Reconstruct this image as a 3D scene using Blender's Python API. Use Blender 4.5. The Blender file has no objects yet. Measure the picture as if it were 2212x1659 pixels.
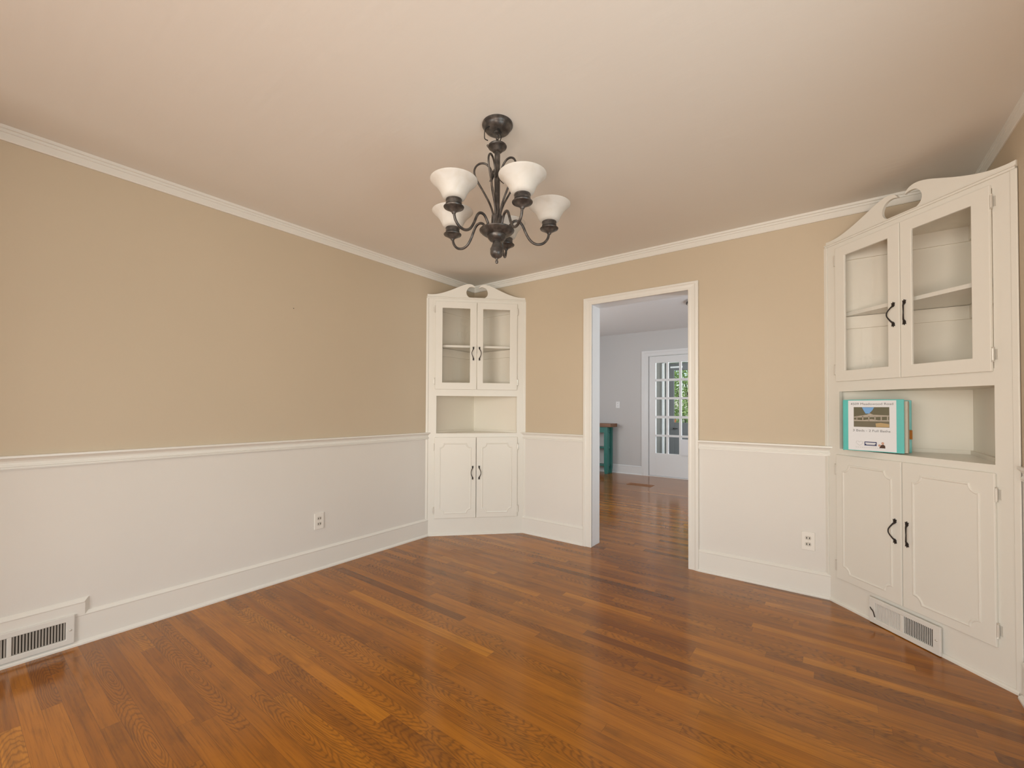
import bpy, bmesh, math, random
from mathutils import Vector, Matrix
from mathutils.geometry import tessellate_polygon

scn = bpy.context.scene
COL = scn.collection
random.seed(7)
PI = math.pi
H = 2.433            # dining room ceiling height
W = 3.6035           # dining room width
WR = W + 0.008        # face of the right wall
YF = -3.74           # wall behind the camera
KH = 2.53            # kitchen ceiling height
YK = 4.12            # far wall of the kitchen
CA = 0.6465          # leg of the corner cabinets along each wall
S2 = math.sqrt(2.0)

# ------------------------------------------------------------------ camera
cam_d = bpy.data.cameras.new('camera')
cam = bpy.data.objects.new('camera', cam_d)
COL.objects.link(cam)
cam_d.sensor_fit = 'HORIZONTAL'
cam_d.sensor_width = 36.0
cam_d.lens = 36.0 * 927.884 / 2212.0
cam_d.shift_y = 37.67 / 2212.0
cam_d.clip_start = 0.02
yaw, pit, rol = 0.6422, 0.0154, 0.0048
fw = Vector((-math.sin(yaw), math.cos(yaw), 0)); rt = Vector((math.cos(yaw), math.sin(yaw), 0)); up = Vector((0, 0, 1))
fw, up = math.cos(pit) * fw + math.sin(pit) * up, -math.sin(pit) * fw + math.cos(pit) * up
rt, up = math.cos(rol) * rt + math.sin(rol) * up, -math.sin(rol) * rt + math.cos(rol) * up
cam.matrix_world = Matrix(((rt.x, up.x, -fw.x, 2.9896), (rt.y, up.y, -fw.y, -3.3351), (rt.z, up.z, -fw.z, 1.1739), (0, 0, 0, 1)))
scn.camera = cam

# ------------------------------------------------------------------ world, light, exposure
scn.view_settings.view_transform = 'Standard'
scn.view_settings.look = 'None'
scn.view_settings.gamma = 1.0
scn.view_settings.use_curve_mapping = False
scn.view_settings.exposure = 0.0
wd = bpy.data.worlds.new('world'); scn.world = wd; wd.use_nodes = True
bgn = wd.node_tree.nodes['Background']
sky = wd.node_tree.nodes.new('ShaderNodeTexSky')
sky.sky_type = 'NISHITA'; sky.sun_disc = False; sky.sun_elevation = math.radians(50); sky.sun_rotation = math.radians(150)
wd.node_tree.links.new(sky.outputs[0], bgn.inputs[0])
bgn.inputs[1].default_value = 0.22


def area(name, loc, aim, sx, sy, watts, col):
    l = bpy.data.lights.new(name, 'AREA'); l.shape = 'RECTANGLE'; l.size = sx; l.size_y = sy
    l.energy = watts; l.color = col
    o = bpy.data.objects.new(name, l); COL.objects.link(o)
    o.location = loc
    o.rotation_euler = (Vector(aim) - Vector(loc)).to_track_quat('-Z', 'Y').to_euler()
    return o


# area lamps: daylight of the right kitchen window, plus added ones noted beside them
area('added_room_daylight', (2.0, -6.21, 1.40), (2.0, 0, 1.40), 2.9, 1.7, 116, (1.0, 0.975, 0.915))  # added lamp in an unseen window, gives the room its main daylight
area('added_side_daylight', (WR + 0.02, -2.6, 1.09), (0, -2.6, 1.09), 1.1, 1.0, 19, (0.72, 0.92, 1.0))  # added lamp outside the made-up side window, lights niches and left wall
# the photographer's flash behind the camera, tipped up so that it bounces off the ceiling
fl_d = bpy.data.lights.new('bounced_flash', 'SPOT'); fl_d.energy = 122; fl_d.color = (1.0, 0.84, 0.72); fl_d.spot_size = math.radians(90); fl_d.spot_blend = 1.0; fl_d.shadow_soft_size = 0.3
fl_o = bpy.data.objects.new('bounced_flash', fl_d); COL.objects.link(fl_o); fl_o.location = (3.2, -4.4, 0.6)
fl_o.rotation_euler = (Vector((2.2, -1.4, 2.43)) - fl_o.location).to_track_quat('-Z', 'Y').to_euler()
area('daylight_kitchen_window', (3.5, 1.1, 1.35), (0.2, 4.0, 1.75), 1.6, 1.2, 52, (0.80, 0.91, 1.0))
area('added_kitchen_left_fill', (-1.23, 1.6, 1.35), (0.6, 2.6, 1.6), 1.4, 1.1, 40, (1.0, 0.98, 0.96))  # added fill lamp, no window there; brightens kitchen ceiling and far wall
area('added_porch_fill', (2.3, 4.95, 1.5), (0, 4.95, 1.2), 1.0, 1.6, 60, (0.94, 0.97, 1.0))  # added fill lamp, light through the porch door alone is too weak
sun = bpy.data.lights.new('sun', 'SUN'); sun.energy = 3.5; sun.angle = 0.02; sun.color = (1.0, 0.95, 0.86)
sun_o = bpy.data.objects.new('sun', sun); COL.objects.link(sun_o); 
sun_o.rotation_euler = Vector((0.6, -0.05, -1.0)).to_track_quat('-Z', 'Y').to_euler()


# ------------------------------------------------------------------ materials
def nt(name):
    m = bpy.data.materials.new(name); m.use_nodes = True
    return m, m.node_tree.nodes, m.node_tree.links, m.node_tree.nodes['Principled BSDF']


def paint(name, c, rough=0.5, bump=0.02, bscale=60, var=0.02, spec=0.4, metal=0.0):
    m, N, L, P = nt(name)
    tc = N.new('ShaderNodeTexCoord')
    nz = N.new('ShaderNodeTexNoise'); nz.inputs['Scale'].default_value = bscale; nz.inputs['Detail'].default_value = 4
    L.new(tc.outputs['Object'], nz.inputs['Vector'])
    n2 = N.new('ShaderNodeTexNoise'); n2.inputs['Scale'].default_value = 2.3; n2.inputs['Detail'].default_value = 3
    L.new(tc.outputs['Object'], n2.inputs['Vector'])
    mx = N.new('ShaderNodeMix'); mx.data_type = 'RGBA'
    mx.inputs[6].default_value = (*[max(0, v * (1 - var)) for v in c], 1)
    mx.inputs[7].default_value = (*[min(1, v * (1 + var)) for v in c], 1)
    L.new(n2.outputs[0], mx.inputs[0]); L.new(mx.outputs[2], P.inputs['Base Color'])
    P.inputs['Roughness'].default_value = rough; P.inputs['Metallic'].default_value = metal
    P.inputs['Specular IOR Level'].default_value = spec
    if bump:
        b = N.new('ShaderNodeBump'); b.inputs['Strength'].default_value = bump; b.inputs['Distance'].default_value = 0.01
        L.new(nz.outputs[0], b.inputs['Height']); L.new(b.outputs[0], P.inputs['Normal'])
    return m


def wood_floor():
    m, N, L, P = nt('oak_strip_floor')
    def math_(op, a, b=None, c=None):
        n = N.new('ShaderNodeMath'); n.operation = op
        for i, v in enumerate((a, b, c)):
            if v is None: continue
            if isinstance(v, (int, float)): n.inputs[i].default_value = v
            else: L.new(v, n.inputs[i])
        return n.outputs[0]
    def comb(x, y, z):
        n = N.new('ShaderNodeCombineXYZ')
        for i, v in enumerate((x, y, z)):
            if isinstance(v, (int, float)): n.inputs[i].default_value = v
            else: L.new(v, n.inputs[i])
        return n.outputs[0]
    def ramp(f, stops):
        r = N.new('ShaderNodeValToRGB'); e = r.color_ramp.elements
        while len(e) < len(stops): e.new(0.5)
        for k, (p, c) in enumerate(stops):
            e[k].position = p; e[k].color = (*c, 1) if len(c) == 3 else c
        L.new(f, r.inputs[0]); return r.outputs[0]
    def mix(f, a, b, bt='MIX'):
        n = N.new('ShaderNodeMix'); n.data_type = 'RGBA'; n.blend_type = bt
        for i, v in ((0, f), (6, a), (7, b)):
            if isinstance(v, (int, float)): n.inputs[i].default_value = v
            elif isinstance(v, tuple): n.inputs[i].default_value = (*v, 1)
            else: L.new(v, n.inputs[i])
        return n.outputs[2]
    tc = N.new('ShaderNodeTexCoord'); sp = N.new('ShaderNodeSeparateXYZ'); L.new(tc.outputs['Object'], sp.inputs[0])
    x, y = sp.outputs[0], sp.outputs[1]
    wv = 0.057
    ry = math_('DIVIDE', y, wv); row = math_('FLOOR', ry); fy = math_('FRACT', ry)
    wn = N.new('ShaderNodeTexWhiteNoise'); wn.noise_dimensions = '1D'; L.new(row, wn.inputs['W'])
    rr = wn.outputs[0]
    xo = math_('ADD', x, math_('MULTIPLY', rr, 9.37))
    Ln = math_('ADD', math_('MULTIPLY', rr, 0.75), 0.55)
    rx = math_('DIVIDE', xo, Ln); ix = math_('FLOOR', rx); fx = math_('FRACT', rx)
    w2 = N.new('ShaderNodeTexWhiteNoise'); w2.noise_dimensions = '2D'; L.new(comb(row, ix, 0), w2.inputs['Vector'])
    sc = N.new('ShaderNodeSeparateColor'); L.new(w2.outputs['Color'], sc.inputs[0])
    r1, r2, r3 = sc.outputs[0], sc.outputs[1], sc.outputs[2]
    tone = ramp(r1, [(0.0, (0.20, 0.060, 0.006)), (0.10, (0.31, 0.097, 0.007)), (0.55, (0.385, 0.126, 0.008)), (0.90, (0.45, 0.152, 0.009)), (1.0, (0.54, 0.20, 0.014))])
    # fine pores and streaks along the board
    g = N.new('ShaderNodeTexNoise'); g.inputs['Scale'].default_value = 1.0; g.inputs['Detail'].default_value = 5; g.inputs['Roughness'].default_value = 0.65
    L.new(comb(math_('ADD', math_('MULTIPLY', x, 5.0), math_('MULTIPLY', r2, 91)), math_('MULTIPLY', y, 170.0), math_('MULTIPLY', r3, 37)), g.inputs['Vector'])
    g2 = N.new('ShaderNodeTexNoise'); g2.inputs['Scale'].default_value = 1.0; g2.inputs['Detail'].default_value = 3
    L.new(comb(math_('ADD', math_('MULTIPLY', x, 1.6), math_('MULTIPLY', r3, 71)), math_('MULTIPLY', y, 34.0), math_('MULTIPLY', r2, 57)), g2.inputs['Vector'])
    # cathedral figure: stretched rings, only on some boards
    dn = N.new('ShaderNodeTexNoise'); dn.inputs['Scale'].default_value = 1.0; dn.inputs['Detail'].default_value = 2
    L.new(comb(math_('ADD', math_('MULTIPLY', x, 7.0), math_('MULTIPLY', r2, 43)), math_('MULTIPLY', y, 40.0), r3), dn.inputs['Vector'])
    cx = math_('MULTIPLY', math_('SUBTRACT', fx, math_('ADD', math_('MULTIPLY', r2, 0.6), 0.2)), math_('MULTIPLY', Ln, 1.1))
    cy = math_('MULTIPLY', math_('SUBTRACT', fy, math_('ADD', math_('MULTIPLY', r3, 0.9), 0.05)), 0.42)
    rad = math_('POWER', math_('ADD', math_('ADD', math_('MULTIPLY', cx, cx), math_('MULTIPLY', cy, cy)), 0.0004), 0.5)
    rings = math_('SINE', math_('ADD', math_('MULTIPLY', rad, 150.0), math_('MULTIPLY', dn.outputs[0], 17.0)))
    rmask = math_('MULTIPLY', math_('POWER', math_('ADD', math_('MULTIPLY', rings, 0.5), 0.5), 3.0), math_('GREATER_THAN', r3, 0.6))
    c1 = mix(math_('MULTIPLY', ramp(g.outputs[0], [(0.48, (0, 0, 0)), (0.70, (1, 1, 1))]), 0.75), tone, mix(0.55, tone, (0.05, 0.014, 0.003)))
    c2 = mix(ramp(g2.outputs[0], [(0.35, (0, 0, 0)), (0.75, (0.55, 0.55, 0.55))]), c1, mix(0.6, c1, (0.10, 0.028, 0.005)))
    c3 = mix(math_('MULTIPLY', rmask, 0.6), c2, mix(0.7, c2, (0.055, 0.016, 0.004)))
    bl = N.new('ShaderNodeTexNoise'); bl.inputs['Scale'].default_value = 1.0; bl.inputs['Detail'].default_value = 4; bl.inputs['Roughness'].default_value = 0.6
    L.new(comb(math_('ADD', math_('MULTIPLY', x, 3.2), math_('MULTIPLY', r2, 3.0)), math_('MULTIPLY', y, 9.0), 0.0), bl.inputs['Vector'])
    c3 = mix(ramp(bl.outputs[0], [(0.52, (0, 0, 0)), (0.74, (0.6, 0.6, 0.6))]), c3, mix(0.75, c3, (0.07, 0.022, 0.004)))
    # joints between the strips and butt ends
    ey = math_('MINIMUM', fy, math_('SUBTRACT', 1.0, fy)); ex = math_('MULTIPLY', math_('MINIMUM', fx, math_('SUBTRACT', 1.0, fx)), Ln)
    jy = math_('LESS_THAN', ey, 0.012); jx = math_('LESS_THAN', ex, 0.0008)
    jn = math_('MAXIMUM', jy, jx)
    c4 = mix(math_('MULTIPLY', jn, 0.38), c3, (0.04, 0.013, 0.004))
    L.new(c4, P.inputs['Base Color'])
    P.inputs['Roughness'].default_value = 0.2
    rn = N.new('ShaderNodeTexNoise'); rn.inputs['Scale'].default_value = 3.0; rn.inputs['Detail'].default_value = 4
    L.new(tc.outputs['Object'], rn.inputs['Vector'])
    L.new(math_('ADD', math_('MULTIPLY', rn.outputs[0], 0.08), 0.12), P.inputs['Roughness'])
    P.inputs['Specular IOR Level'].default_value = 0.8
    P.inputs['Specular Tint'].default_value = (1.0, 0.74, 0.42, 1)
    b = N.new('ShaderNodeBump'); b.inputs['Strength'].default_value = 0.10; b.inputs['Distance'].default_value = 0.0015
    hgt = math_('SUBTRACT', math_('MULTIPLY', g2.outputs[0], 0.5), math_('MULTIPLY', jn, 0.8))
    L.new(hgt, b.inputs['Height']); L.new(b.outputs[0], P.inputs['Normal'])
    return m


def two_tone(name, c_low, c_high, zsplit):
    """painted wall: white paint below the chair rail, coloured above"""
    m, N, L, P = nt(name)
    tc = N.new('ShaderNodeTexCoord'); sp = N.new('ShaderNodeSeparateXYZ'); L.new(tc.outputs['Object'], sp.inputs[0])
    gt = N.new('ShaderNodeMath'); gt.operation = 'GREATER_THAN'; gt.inputs[1].default_value = zsplit
    L.new(sp.outputs[2], gt.inputs[0])
    n2 = N.new('ShaderNodeTexNoise'); n2.inputs['Scale'].default_value = 1.6; n2.inputs['Detail'].default_value = 3
    L.new(tc.outputs['Object'], n2.inputs['Vector'])
    mx = N.new('ShaderNodeMix'); mx.data_type = 'RGBA'; L.new(gt.outputs[0], mx.inputs[0])
    mx.inputs[6].default_value = (*c_low, 1); mx.inputs[7].default_value = (*c_high, 1)
    hs = N.new('ShaderNodeMix'); hs.data_type = 'RGBA'; hs.blend_type = 'MULTIPLY'; hs.inputs[0].default_value = 0.06
    L.new(mx.outputs[2], hs.inputs[6]); L.new(n2.outputs[0], hs.inputs[7])
    L.new(hs.outputs[2], P.inputs['Base Color'])
    P.inputs['Roughness'].default_value = 0.55; P.inputs['Specular IOR Level'].default_value = 0.3
    nz = N.new('ShaderNodeTexNoise'); nz.inputs['Scale'].default_value = 90; nz.inputs['Detail'].default_value = 3
    L.new(tc.outputs['Object'], nz.inputs['Vector'])
    b = N.new('ShaderNodeBump'); b.inputs['Strength'].default_value = 0.03; b.inputs['Distance'].default_value = 0.01
    L.new(nz.outputs[0], b.inputs['Height']); L.new(b.outputs[0], P.inputs['Normal'])
    return m


def glass(name, tint=(1, 1, 1), refl=1.0):
    m, N, L, P = nt(name)
    N.remove(P)
    t = N.new('ShaderNodeBsdfTransparent'); t.inputs[0].default_value = (*tint, 1)
    g = N.new('ShaderNodeBsdfGlossy'); g.inputs['Roughness'].default_value = 0.01; g.inputs[0].default_value = (refl, refl, refl, 1)
    f = N.new('ShaderNodeFresnel'); f.inputs[0].default_value = 1.45
    mx = N.new('ShaderNodeMixShader'); ge = N.new('ShaderNodeNewGeometry'); iv = N.new('ShaderNodeMath'); iv.operation = 'SUBTRACT'; iv.inputs[0].default_value = 1.0; L.new(ge.outputs['Backfacing'], iv.inputs[1])
    mu = N.new('ShaderNodeMath'); mu.operation = 'MULTIPLY'; L.new(f.outputs[0], mu.inputs[0]); L.new(iv.outputs[0], mu.inputs[1])
    L.new(mu.outputs[0], mx.inputs[0]); L.new(t.outputs[0], mx.inputs[1]); L.new(g.outputs[0], mx.inputs[2])
    L.new(mx.outputs[0], N['Material Output'].inputs[0])
    return m


def alabaster():
    m, N, L, P = nt('alabaster_glass')
    tc = N.new('ShaderNodeTexCoord')
    nz = N.new('ShaderNodeTexNoise'); nz.inputs['Scale'].default_value = 9; nz.inputs['Detail'].default_value = 3; nz.inputs['Distortion'].default_value = 2.2
    L.new(tc.outputs['Object'], nz.inputs['Vector'])
    r = N.new('ShaderNodeValToRGB'); r.color_ramp.elements[0].position = 0.35; r.color_ramp.elements[1].position = 0.65
    r.color_ramp.elements[0].color = (0.80, 0.765, 0.70, 1); r.color_ramp.elements[1].color = (0.86, 0.84, 0.80, 1)
    L.new(nz.outputs[0], r.inputs[0])
    d = N.new('ShaderNodeBsdfDiffuse'); t = N.new('ShaderNodeBsdfTranslucent'); L.new(r.outputs[0], d.inputs[0]); L.new(r.outputs[0], t.inputs[0])
    mx = N.new('ShaderNodeMixShader'); mx.inputs[0].default_value = 0.32; L.new(d.outputs[0], mx.inputs[1]); L.new(t.outputs[0], mx.inputs[2])
    g = N.new('ShaderNodeBsdfGlossy'); g.inputs['Roughness'].default_value = 0.5
    m2 = N.new('ShaderNodeMixShader'); m2.inputs[0].default_value = 0.025; L.new(mx.outputs[0], m2.inputs[1]); L.new(g.outputs[0], m2.inputs[2])
    tr = N.new('ShaderNodeBsdfTransparent'); m3 = N.new('ShaderNodeMixShader'); m3.inputs[0].default_value = 0.14
    L.new(m2.outputs[0], m3.inputs[1]); L.new(tr.outputs[0], m3.inputs[2])
    L.new(m3.outputs[0], N['Material Output'].inputs[0]); N.remove(P)
    return m


def simple_wood(name, a, b_, sx=3, sy=60):
    m, N, L, P = nt(name)
    tc = N.new('ShaderNodeTexCoord'); mp = N.new('ShaderNodeMapping'); mp.inputs['Scale'].default_value = (sx, sy, sy)
    L.new(tc.outputs['Object'], mp.inputs[0])
    nz = N.new('ShaderNodeTexNoise'); nz.inputs['Scale'].default_value = 1; nz.inputs['Detail'].default_value = 5; L.new(mp.outputs[0], nz.inputs['Vector'])
    r = N.new('ShaderNodeValToRGB'); r.color_ramp.elements[0].position = 0.3; r.color_ramp.elements[1].position = 0.7
    r.color_ramp.elements[0].color = (*a, 1); r.color_ramp.elements[1].color = (*b_, 1); L.new(nz.outputs[0], r.inputs[0])
    L.new(r.outputs[0], P.inputs['Base Color']); P.inputs['Roughness'].default_value = 0.4
    return m


def bronze():
    m, N, L, P = nt('dark_bronze')
    tc = N.new('ShaderNodeTexCoord'); nz = N.new('ShaderNodeTexNoise'); nz.inputs['Scale'].default_value = 35; nz.inputs['Detail'].default_value = 4
    L.new(tc.outputs['Object'], nz.inputs['Vector'])
    r = N.new('ShaderNodeValToRGB'); r.color_ramp.elements[0].position = 0.42; r.color_ramp.elements[1].position = 0.75
    r.color_ramp.elements[0].color = (0.052, 0.045, 0.041, 1); r.color_ramp.elements[1].color = (0.15, 0.13, 0.115, 1); L.new(nz.outputs[0], r.inputs[0])
    L.new(r.outputs[0], P.inputs['Base Color']); P.inputs['Roughness'].default_value = 0.36; P.inputs['Metallic'].default_value = 0.4
    return m


M = {}
M['floor'] = wood_floor()
M['ceiling'] = paint('ceiling_paint', (0.80, 0.755, 0.69), 0.7, 0.05, 14, 0.015, 0.2)
# faint trowel strokes in the ceiling plaster
_n, _l = M['ceiling'].node_tree.nodes, M['ceiling'].node_tree.links
_mp = _n.new('ShaderNodeMapping'); _mp.inputs['Scale'].default_value = (2.2, 26.0, 1.0); _mp.inputs['Rotation'].default_value = (0, 0, 0.5)
_tc = _n.new('ShaderNodeTexCoord'); _l.new(_tc.outputs['Object'], _mp.inputs[0])
_nz = _n.new('ShaderNodeTexNoise'); _nz.inputs['Scale'].default_value = 1.0; _nz.inputs['Detail'].default_value = 6; _l.new(_mp.outputs[0], _nz.inputs['Vector'])
_b = _n.new('ShaderNodeBump'); _b.inputs['Strength'].default_value = 0.06; _b.inputs['Distance'].default_value = 0.012
_l.new(_nz.outputs[0], _b.inputs['Height']); _l.new(_n['Bump'].outputs[0], _b.inputs['Normal']); _l.new(_b.outputs[0], _n['Principled BSDF'].inputs['Normal'])
C_TAN = (0.62, 0.517, 0.383); C_WAIN = (0.80, 0.765, 0.71)
M['wall'] = two_tone('tan_over_white_wall', C_WAIN, C_TAN, 0.915)
M['trim'] = paint('cream_trim_paint', (0.82, 0.795, 0.735), 0.32, 0.015, 40, 0.01, 0.5)
M['cab'] = paint('cream_cabinet_paint', (0.815, 0.79, 0.72), 0.3, 0.02, 30, 0.012, 0.5)
M['cabin'] = paint('cabinet_inside_paint', (0.85, 0.80, 0.70), 0.45, 0.02, 30, 0.015, 0.35)
M['grey'] = paint('grey_wall_paint', (0.66, 0.65, 0.64), 0.6, 0.03, 80, 0.015, 0.3)
M['added_room'] = paint('pale_added_room_paint', (0.74, 0.71, 0.66), 0.6, 0.02, 60, 0.01, 0.3)
M['kceil'] = paint('kitchen_ceiling_paint', (0.86, 0.86, 0.86), 0.7, 0.03, 20, 0.01, 0.2)
M['white'] = paint('white_trim_paint', (0.84, 0.85, 0.85), 0.35, 0.01, 40, 0.01, 0.5)
M['bronze'] = bronze()
M['shade'] = alabaster()
M['pull'] = paint('antique_black_iron', (0.035, 0.028, 0.024), 0.4, 0.1, 150, 0.2, 0.5, 0.5)
M['hinge'] = paint('painted_hinge_metal', (0.74, 0.71, 0.65), 0.35, 0.05, 120, 0.1, 0.5, 0.4)
M['pane'] = glass('cabinet_glass')
M['pane_out'] = glass('door_glass', (0.96, 0.97, 0.965))
M['plate'] = paint('outlet_plate_plastic', (0.85, 0.815, 0.75), 0.35, 0.0, 10, 0.01, 0.5)
M['socket'] = paint('outlet_socket_plastic', (0.66, 0.62, 0.55), 0.35, 0.0, 10, 0.01, 0.5)
M['slot'] = paint('dark_slot', (0.02, 0.018, 0.016), 0.7, 0.0, 10, 0.1, 0.2)
M['duct_shade'] = paint('painted_duct_shade', (0.035, 0.028, 0.022), 0.8, 0.0, 10, 0.1, 0.1)
M['register'] = paint('register_enamel', (0.76, 0.74, 0.69), 0.4, 0.02, 60, 0.03, 0.4)
M['registerL'] = paint('register_fin_enamel', (0.42, 0.385, 0.34), 0.45, 0.02, 60, 0.06, 0.3)
M['teal'] = paint('teal_table_paint', (0.045, 0.215, 0.185), 0.4, 0.03, 50, 0.05, 0.4)
M['walnut'] = simple_wood('stained_wood_top', (0.16, 0.065, 0.025), (0.30, 0.14, 0.06))
M['regwood'] = simple_wood('stained_oak_grille', (0.26, 0.09, 0.015), (0.36, 0.13, 0.02))
M['darkgrey'] = paint('dark_grey_door_paint', (0.16, 0.165, 0.165), 0.5, 0.02, 50, 0.02, 0.3)
M['porch'] = paint('porch_wall_paint', (0.40, 0.39, 0.36), 0.6, 0.02, 50, 0.02, 0.3)
M['porchfloor'] = paint('porch_floor_paint', (0.24, 0.25, 0.26), 0.5, 0.02, 50, 0.02, 0.3)
M['binder'] = paint('teal_binder_vinyl', (0.115, 0.56, 0.525), 0.28, 0.12, 16, 0.10, 0.5)
M['paper'] = paint('white_paper', (0.82, 0.83, 0.85), 0.6, 0.0, 10, 0.005, 0.2)
M['pages'] = paint('cream_page_edges', (0.66, 0.60, 0.50), 0.7, 0.2, 200, 0.05, 0.1)
M['orange'] = paint('orange_label_paper', (0.50, 0.19, 0.03), 0.6, 0.0, 10, 0.1, 0.2)
M['ink'] = paint('grey_ink', (0.22, 0.22, 0.22), 0.7, 0.0, 10, 0.05, 0.1)
M['inkfaint'] = paint('pale_ink', (0.56, 0.56, 0.55), 0.7, 0.0, 10, 0.05, 0.1)
M['navy'] = paint('navy_ink', (0.065, 0.075, 0.16), 0.6, 0.0, 10, 0.05, 0.1)
M['skyink'] = paint('printed_sky', (0.22, 0.44, 0.78), 0.6, 0.0, 10, 0.05, 0.1)
M['treeink'] = paint('printed_trees', (0.16, 0.15, 0.10), 0.6, 0.0, 10, 0.6, 0.1)
M['lawnink'] = paint('printed_driveway', (0.20, 0.18, 0.13), 0.6, 0.0, 10, 0.3, 0.1)
M['sandink'] = paint('printed_straw', (0.52, 0.38, 0.20), 0.6, 0.0, 10, 0.3, 0.1)
M['houseink'] = paint('printed_house', (0.46, 0.41, 0.34), 0.6, 0.0, 10, 0.3, 0.1)
M['skinink'] = paint('printed_skin', (0.62, 0.38, 0.29), 0.6, 0.0, 10, 0.1, 0.1)
M['hairink'] = paint('printed_hair', (0.10, 0.06, 0.045), 0.6, 0.0, 10, 0.1, 0.1)
M['leaf'] = paint('green_leaf', (0.17, 0.27, 0.06), 0.45, 0.0, 10, 0.5, 0.4)
M['leaf2'] = paint('pale_green_leaf', (0.33, 0.46, 0.12), 0.45, 0.0, 10, 0.5, 0.4)
M['bark'] = paint('bark', (0.09, 0.06, 0.04), 0.8, 0.3, 30, 0.3, 0.2)
M['terracotta'] = paint('terracotta', (0.60, 0.20, 0.08), 0.7, 0.05, 40, 0.1, 0.2)
M['lawn'] = paint('lawn_grass', (0.10, 0.20, 0.035), 0.9, 0.4, 60, 0.4, 0.1)


# ------------------------------------------------------------------ mesh helpers
class B:
    """collects shapes into one bmesh, built as ONE mesh object"""
    def __init__(self):
        self.bm = bmesh.new(); self.mi = 0
    def face(self, vs, mi=None):
        try:
            f = self.bm.faces.new(vs); f.material_index = self.mi if mi is None else mi; return f
        except ValueError:
            return None
    def box(self, x0, x1, y0, y1, z0, z1, mat=None):
        v = [self.bm.verts.new((x, y, z)) for z in (z0, z1) for y in (y0, y1) for x in (x0, x1)]
        if mat is not None:
            for q in v: q.co = mat @ q.co
        for f in ((0, 2, 3, 1), (4, 5, 7, 6), (0, 1, 5, 4), (2, 6, 7, 3), (0, 4, 6, 2), (1, 3, 7, 5)):
            self.face([v[i] for i in f])
        return v
    def prism(self, pts, vec, fn=None):
        """closed outline (list of 3D points) pushed along vec"""
        vec = Vector(vec)
        a = [self.bm.verts.new(Vector(p)) for p in pts]; b = [self.bm.verts.new(Vector(p) + vec) for p in pts]
        n = len(pts)
        if n > 14:
            for tri in tessellate_polygon([[Vector(p) for p in pts]]):
                self.face([a[k] for k in tri]); self.face([b[k] for k in tri])
        else:
            self.face(list(reversed(a))); self.face(b)
        for i in range(n):
            self.face([a[i], a[(i + 1) % n], b[(i + 1) % n], b[i]])
        return a, b
    def ring_frame(self, o, i, y0, y1):
        """one-piece rectangular frame in x-z; o and i are (x0, x1, z0, z1)"""
        def q(r, y): return [self.bm.verts.new(p) for p in ((r[0], y, r[2]), (r[1], y, r[2]), (r[1], y, r[3]), (r[0], y, r[3]))]
        A, B_, C_, D = q(o, y0), q(i, y0), q(i, y1), q(o, y1)
        for P, Q in ((A, B_), (B_, C_), (C_, D), (D, A)):
            for k in range(4): self.face([P[k], P[(k + 1) % 4], Q[(k + 1) % 4], Q[k]])
    def loft(self, rings, caps=True, closed=True):
        R = [[self.bm.verts.new(p) for p in r] for r in rings]
        n = len(R[0])
        for k in range(len(R) - 1):
            for i in range(n if closed else n - 1):
                self.face([R[k][i], R[k][(i + 1) % n], R[k + 1][(i + 1) % n], R[k + 1][i]])
        if caps and closed:
            self.face(list(reversed(R[0]))); self.face(R[-1])
        return R
    def tube(self, pts, rad, n=10, caps=True):
        pts = [Vector(p) for p in pts]
        rads = rad if isinstance(rad, (list, tuple)) else [rad] * len(pts)
        ref = None; rings = []
        for i, p in enumerate(pts):
            t = (pts[min(i + 1, len(pts) - 1)] - pts[max(i - 1, 0)]).normalized()
            if ref is None:
                ref = t.orthogonal().normalized()
            ref = (ref - t * ref.dot(t))
            if ref.length < 1e-6: ref = t.orthogonal()
            ref.normalize(); bt = t.cross(ref)
            rings.append([p + rads[i] * (math.cos(2 * PI * k / n) * ref + math.sin(2 * PI * k / n) * bt) for k in range(n)])
        return self.loft(rings, caps)
    def lathe(self, prof, n=40, c=(0, 0), caps=True):
        rings = [[(c[0] + max(r, 1e-4) * math.cos(2 * PI * k / n), c[1] + max(r, 1e-4) * math.sin(2 * PI * k / n), z) for k in range(n)] for r, z in prof]
        return self.loft(rings, caps)
    def run(self, P0, P1, nrm, prof, m0=0.0, m1=0.0):
        """moulding profile [(offset from the wall, z)] run from P0 to P1; ends slide by m*offset along the run"""
        P0 = Vector((*P0, 0)); P1 = Vector((*P1, 0)); n = Vector((*nrm, 0)); t = (P1 - P0).normalized()
        a = [P0 + n * o + t * (o * m0) + Vector((0, 0, z)) for o, z in prof]
        b = [P1 + n * o + t * (o * m1) + Vector((0, 0, z)) for o, z in prof]
        self.loft([a, b])
    def build(self, name, mats, parent=None, smooth=False, bevel=0.0, seg=2, auto=None):
        bmesh.ops.recalc_face_normals(self.bm, faces=self.bm.faces[:])
        me = bpy.data.meshes.new(name); self.bm.to_mesh(me); self.bm.free()
        for mm in (mats if isinstance(mats, (list, tuple)) else [mats]): me.materials.append(mm)
        o = bpy.data.objects.new(name, me); COL.objects.link(o)
        if parent is not None: o.parent = parent
        if smooth:
            for p in me.polygons: p.use_smooth = True
            if auto:
                try: me.set_sharp_from_angle(angle=math.radians(auto))
                except Exception: pass
        if bevel:
            md = o.modifiers.new('bevel', 'BEVEL'); md.width = bevel; md.segments = seg; md.limit_method = 'ANGLE'; md.angle_limit = math.radians(40)
        return o


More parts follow.
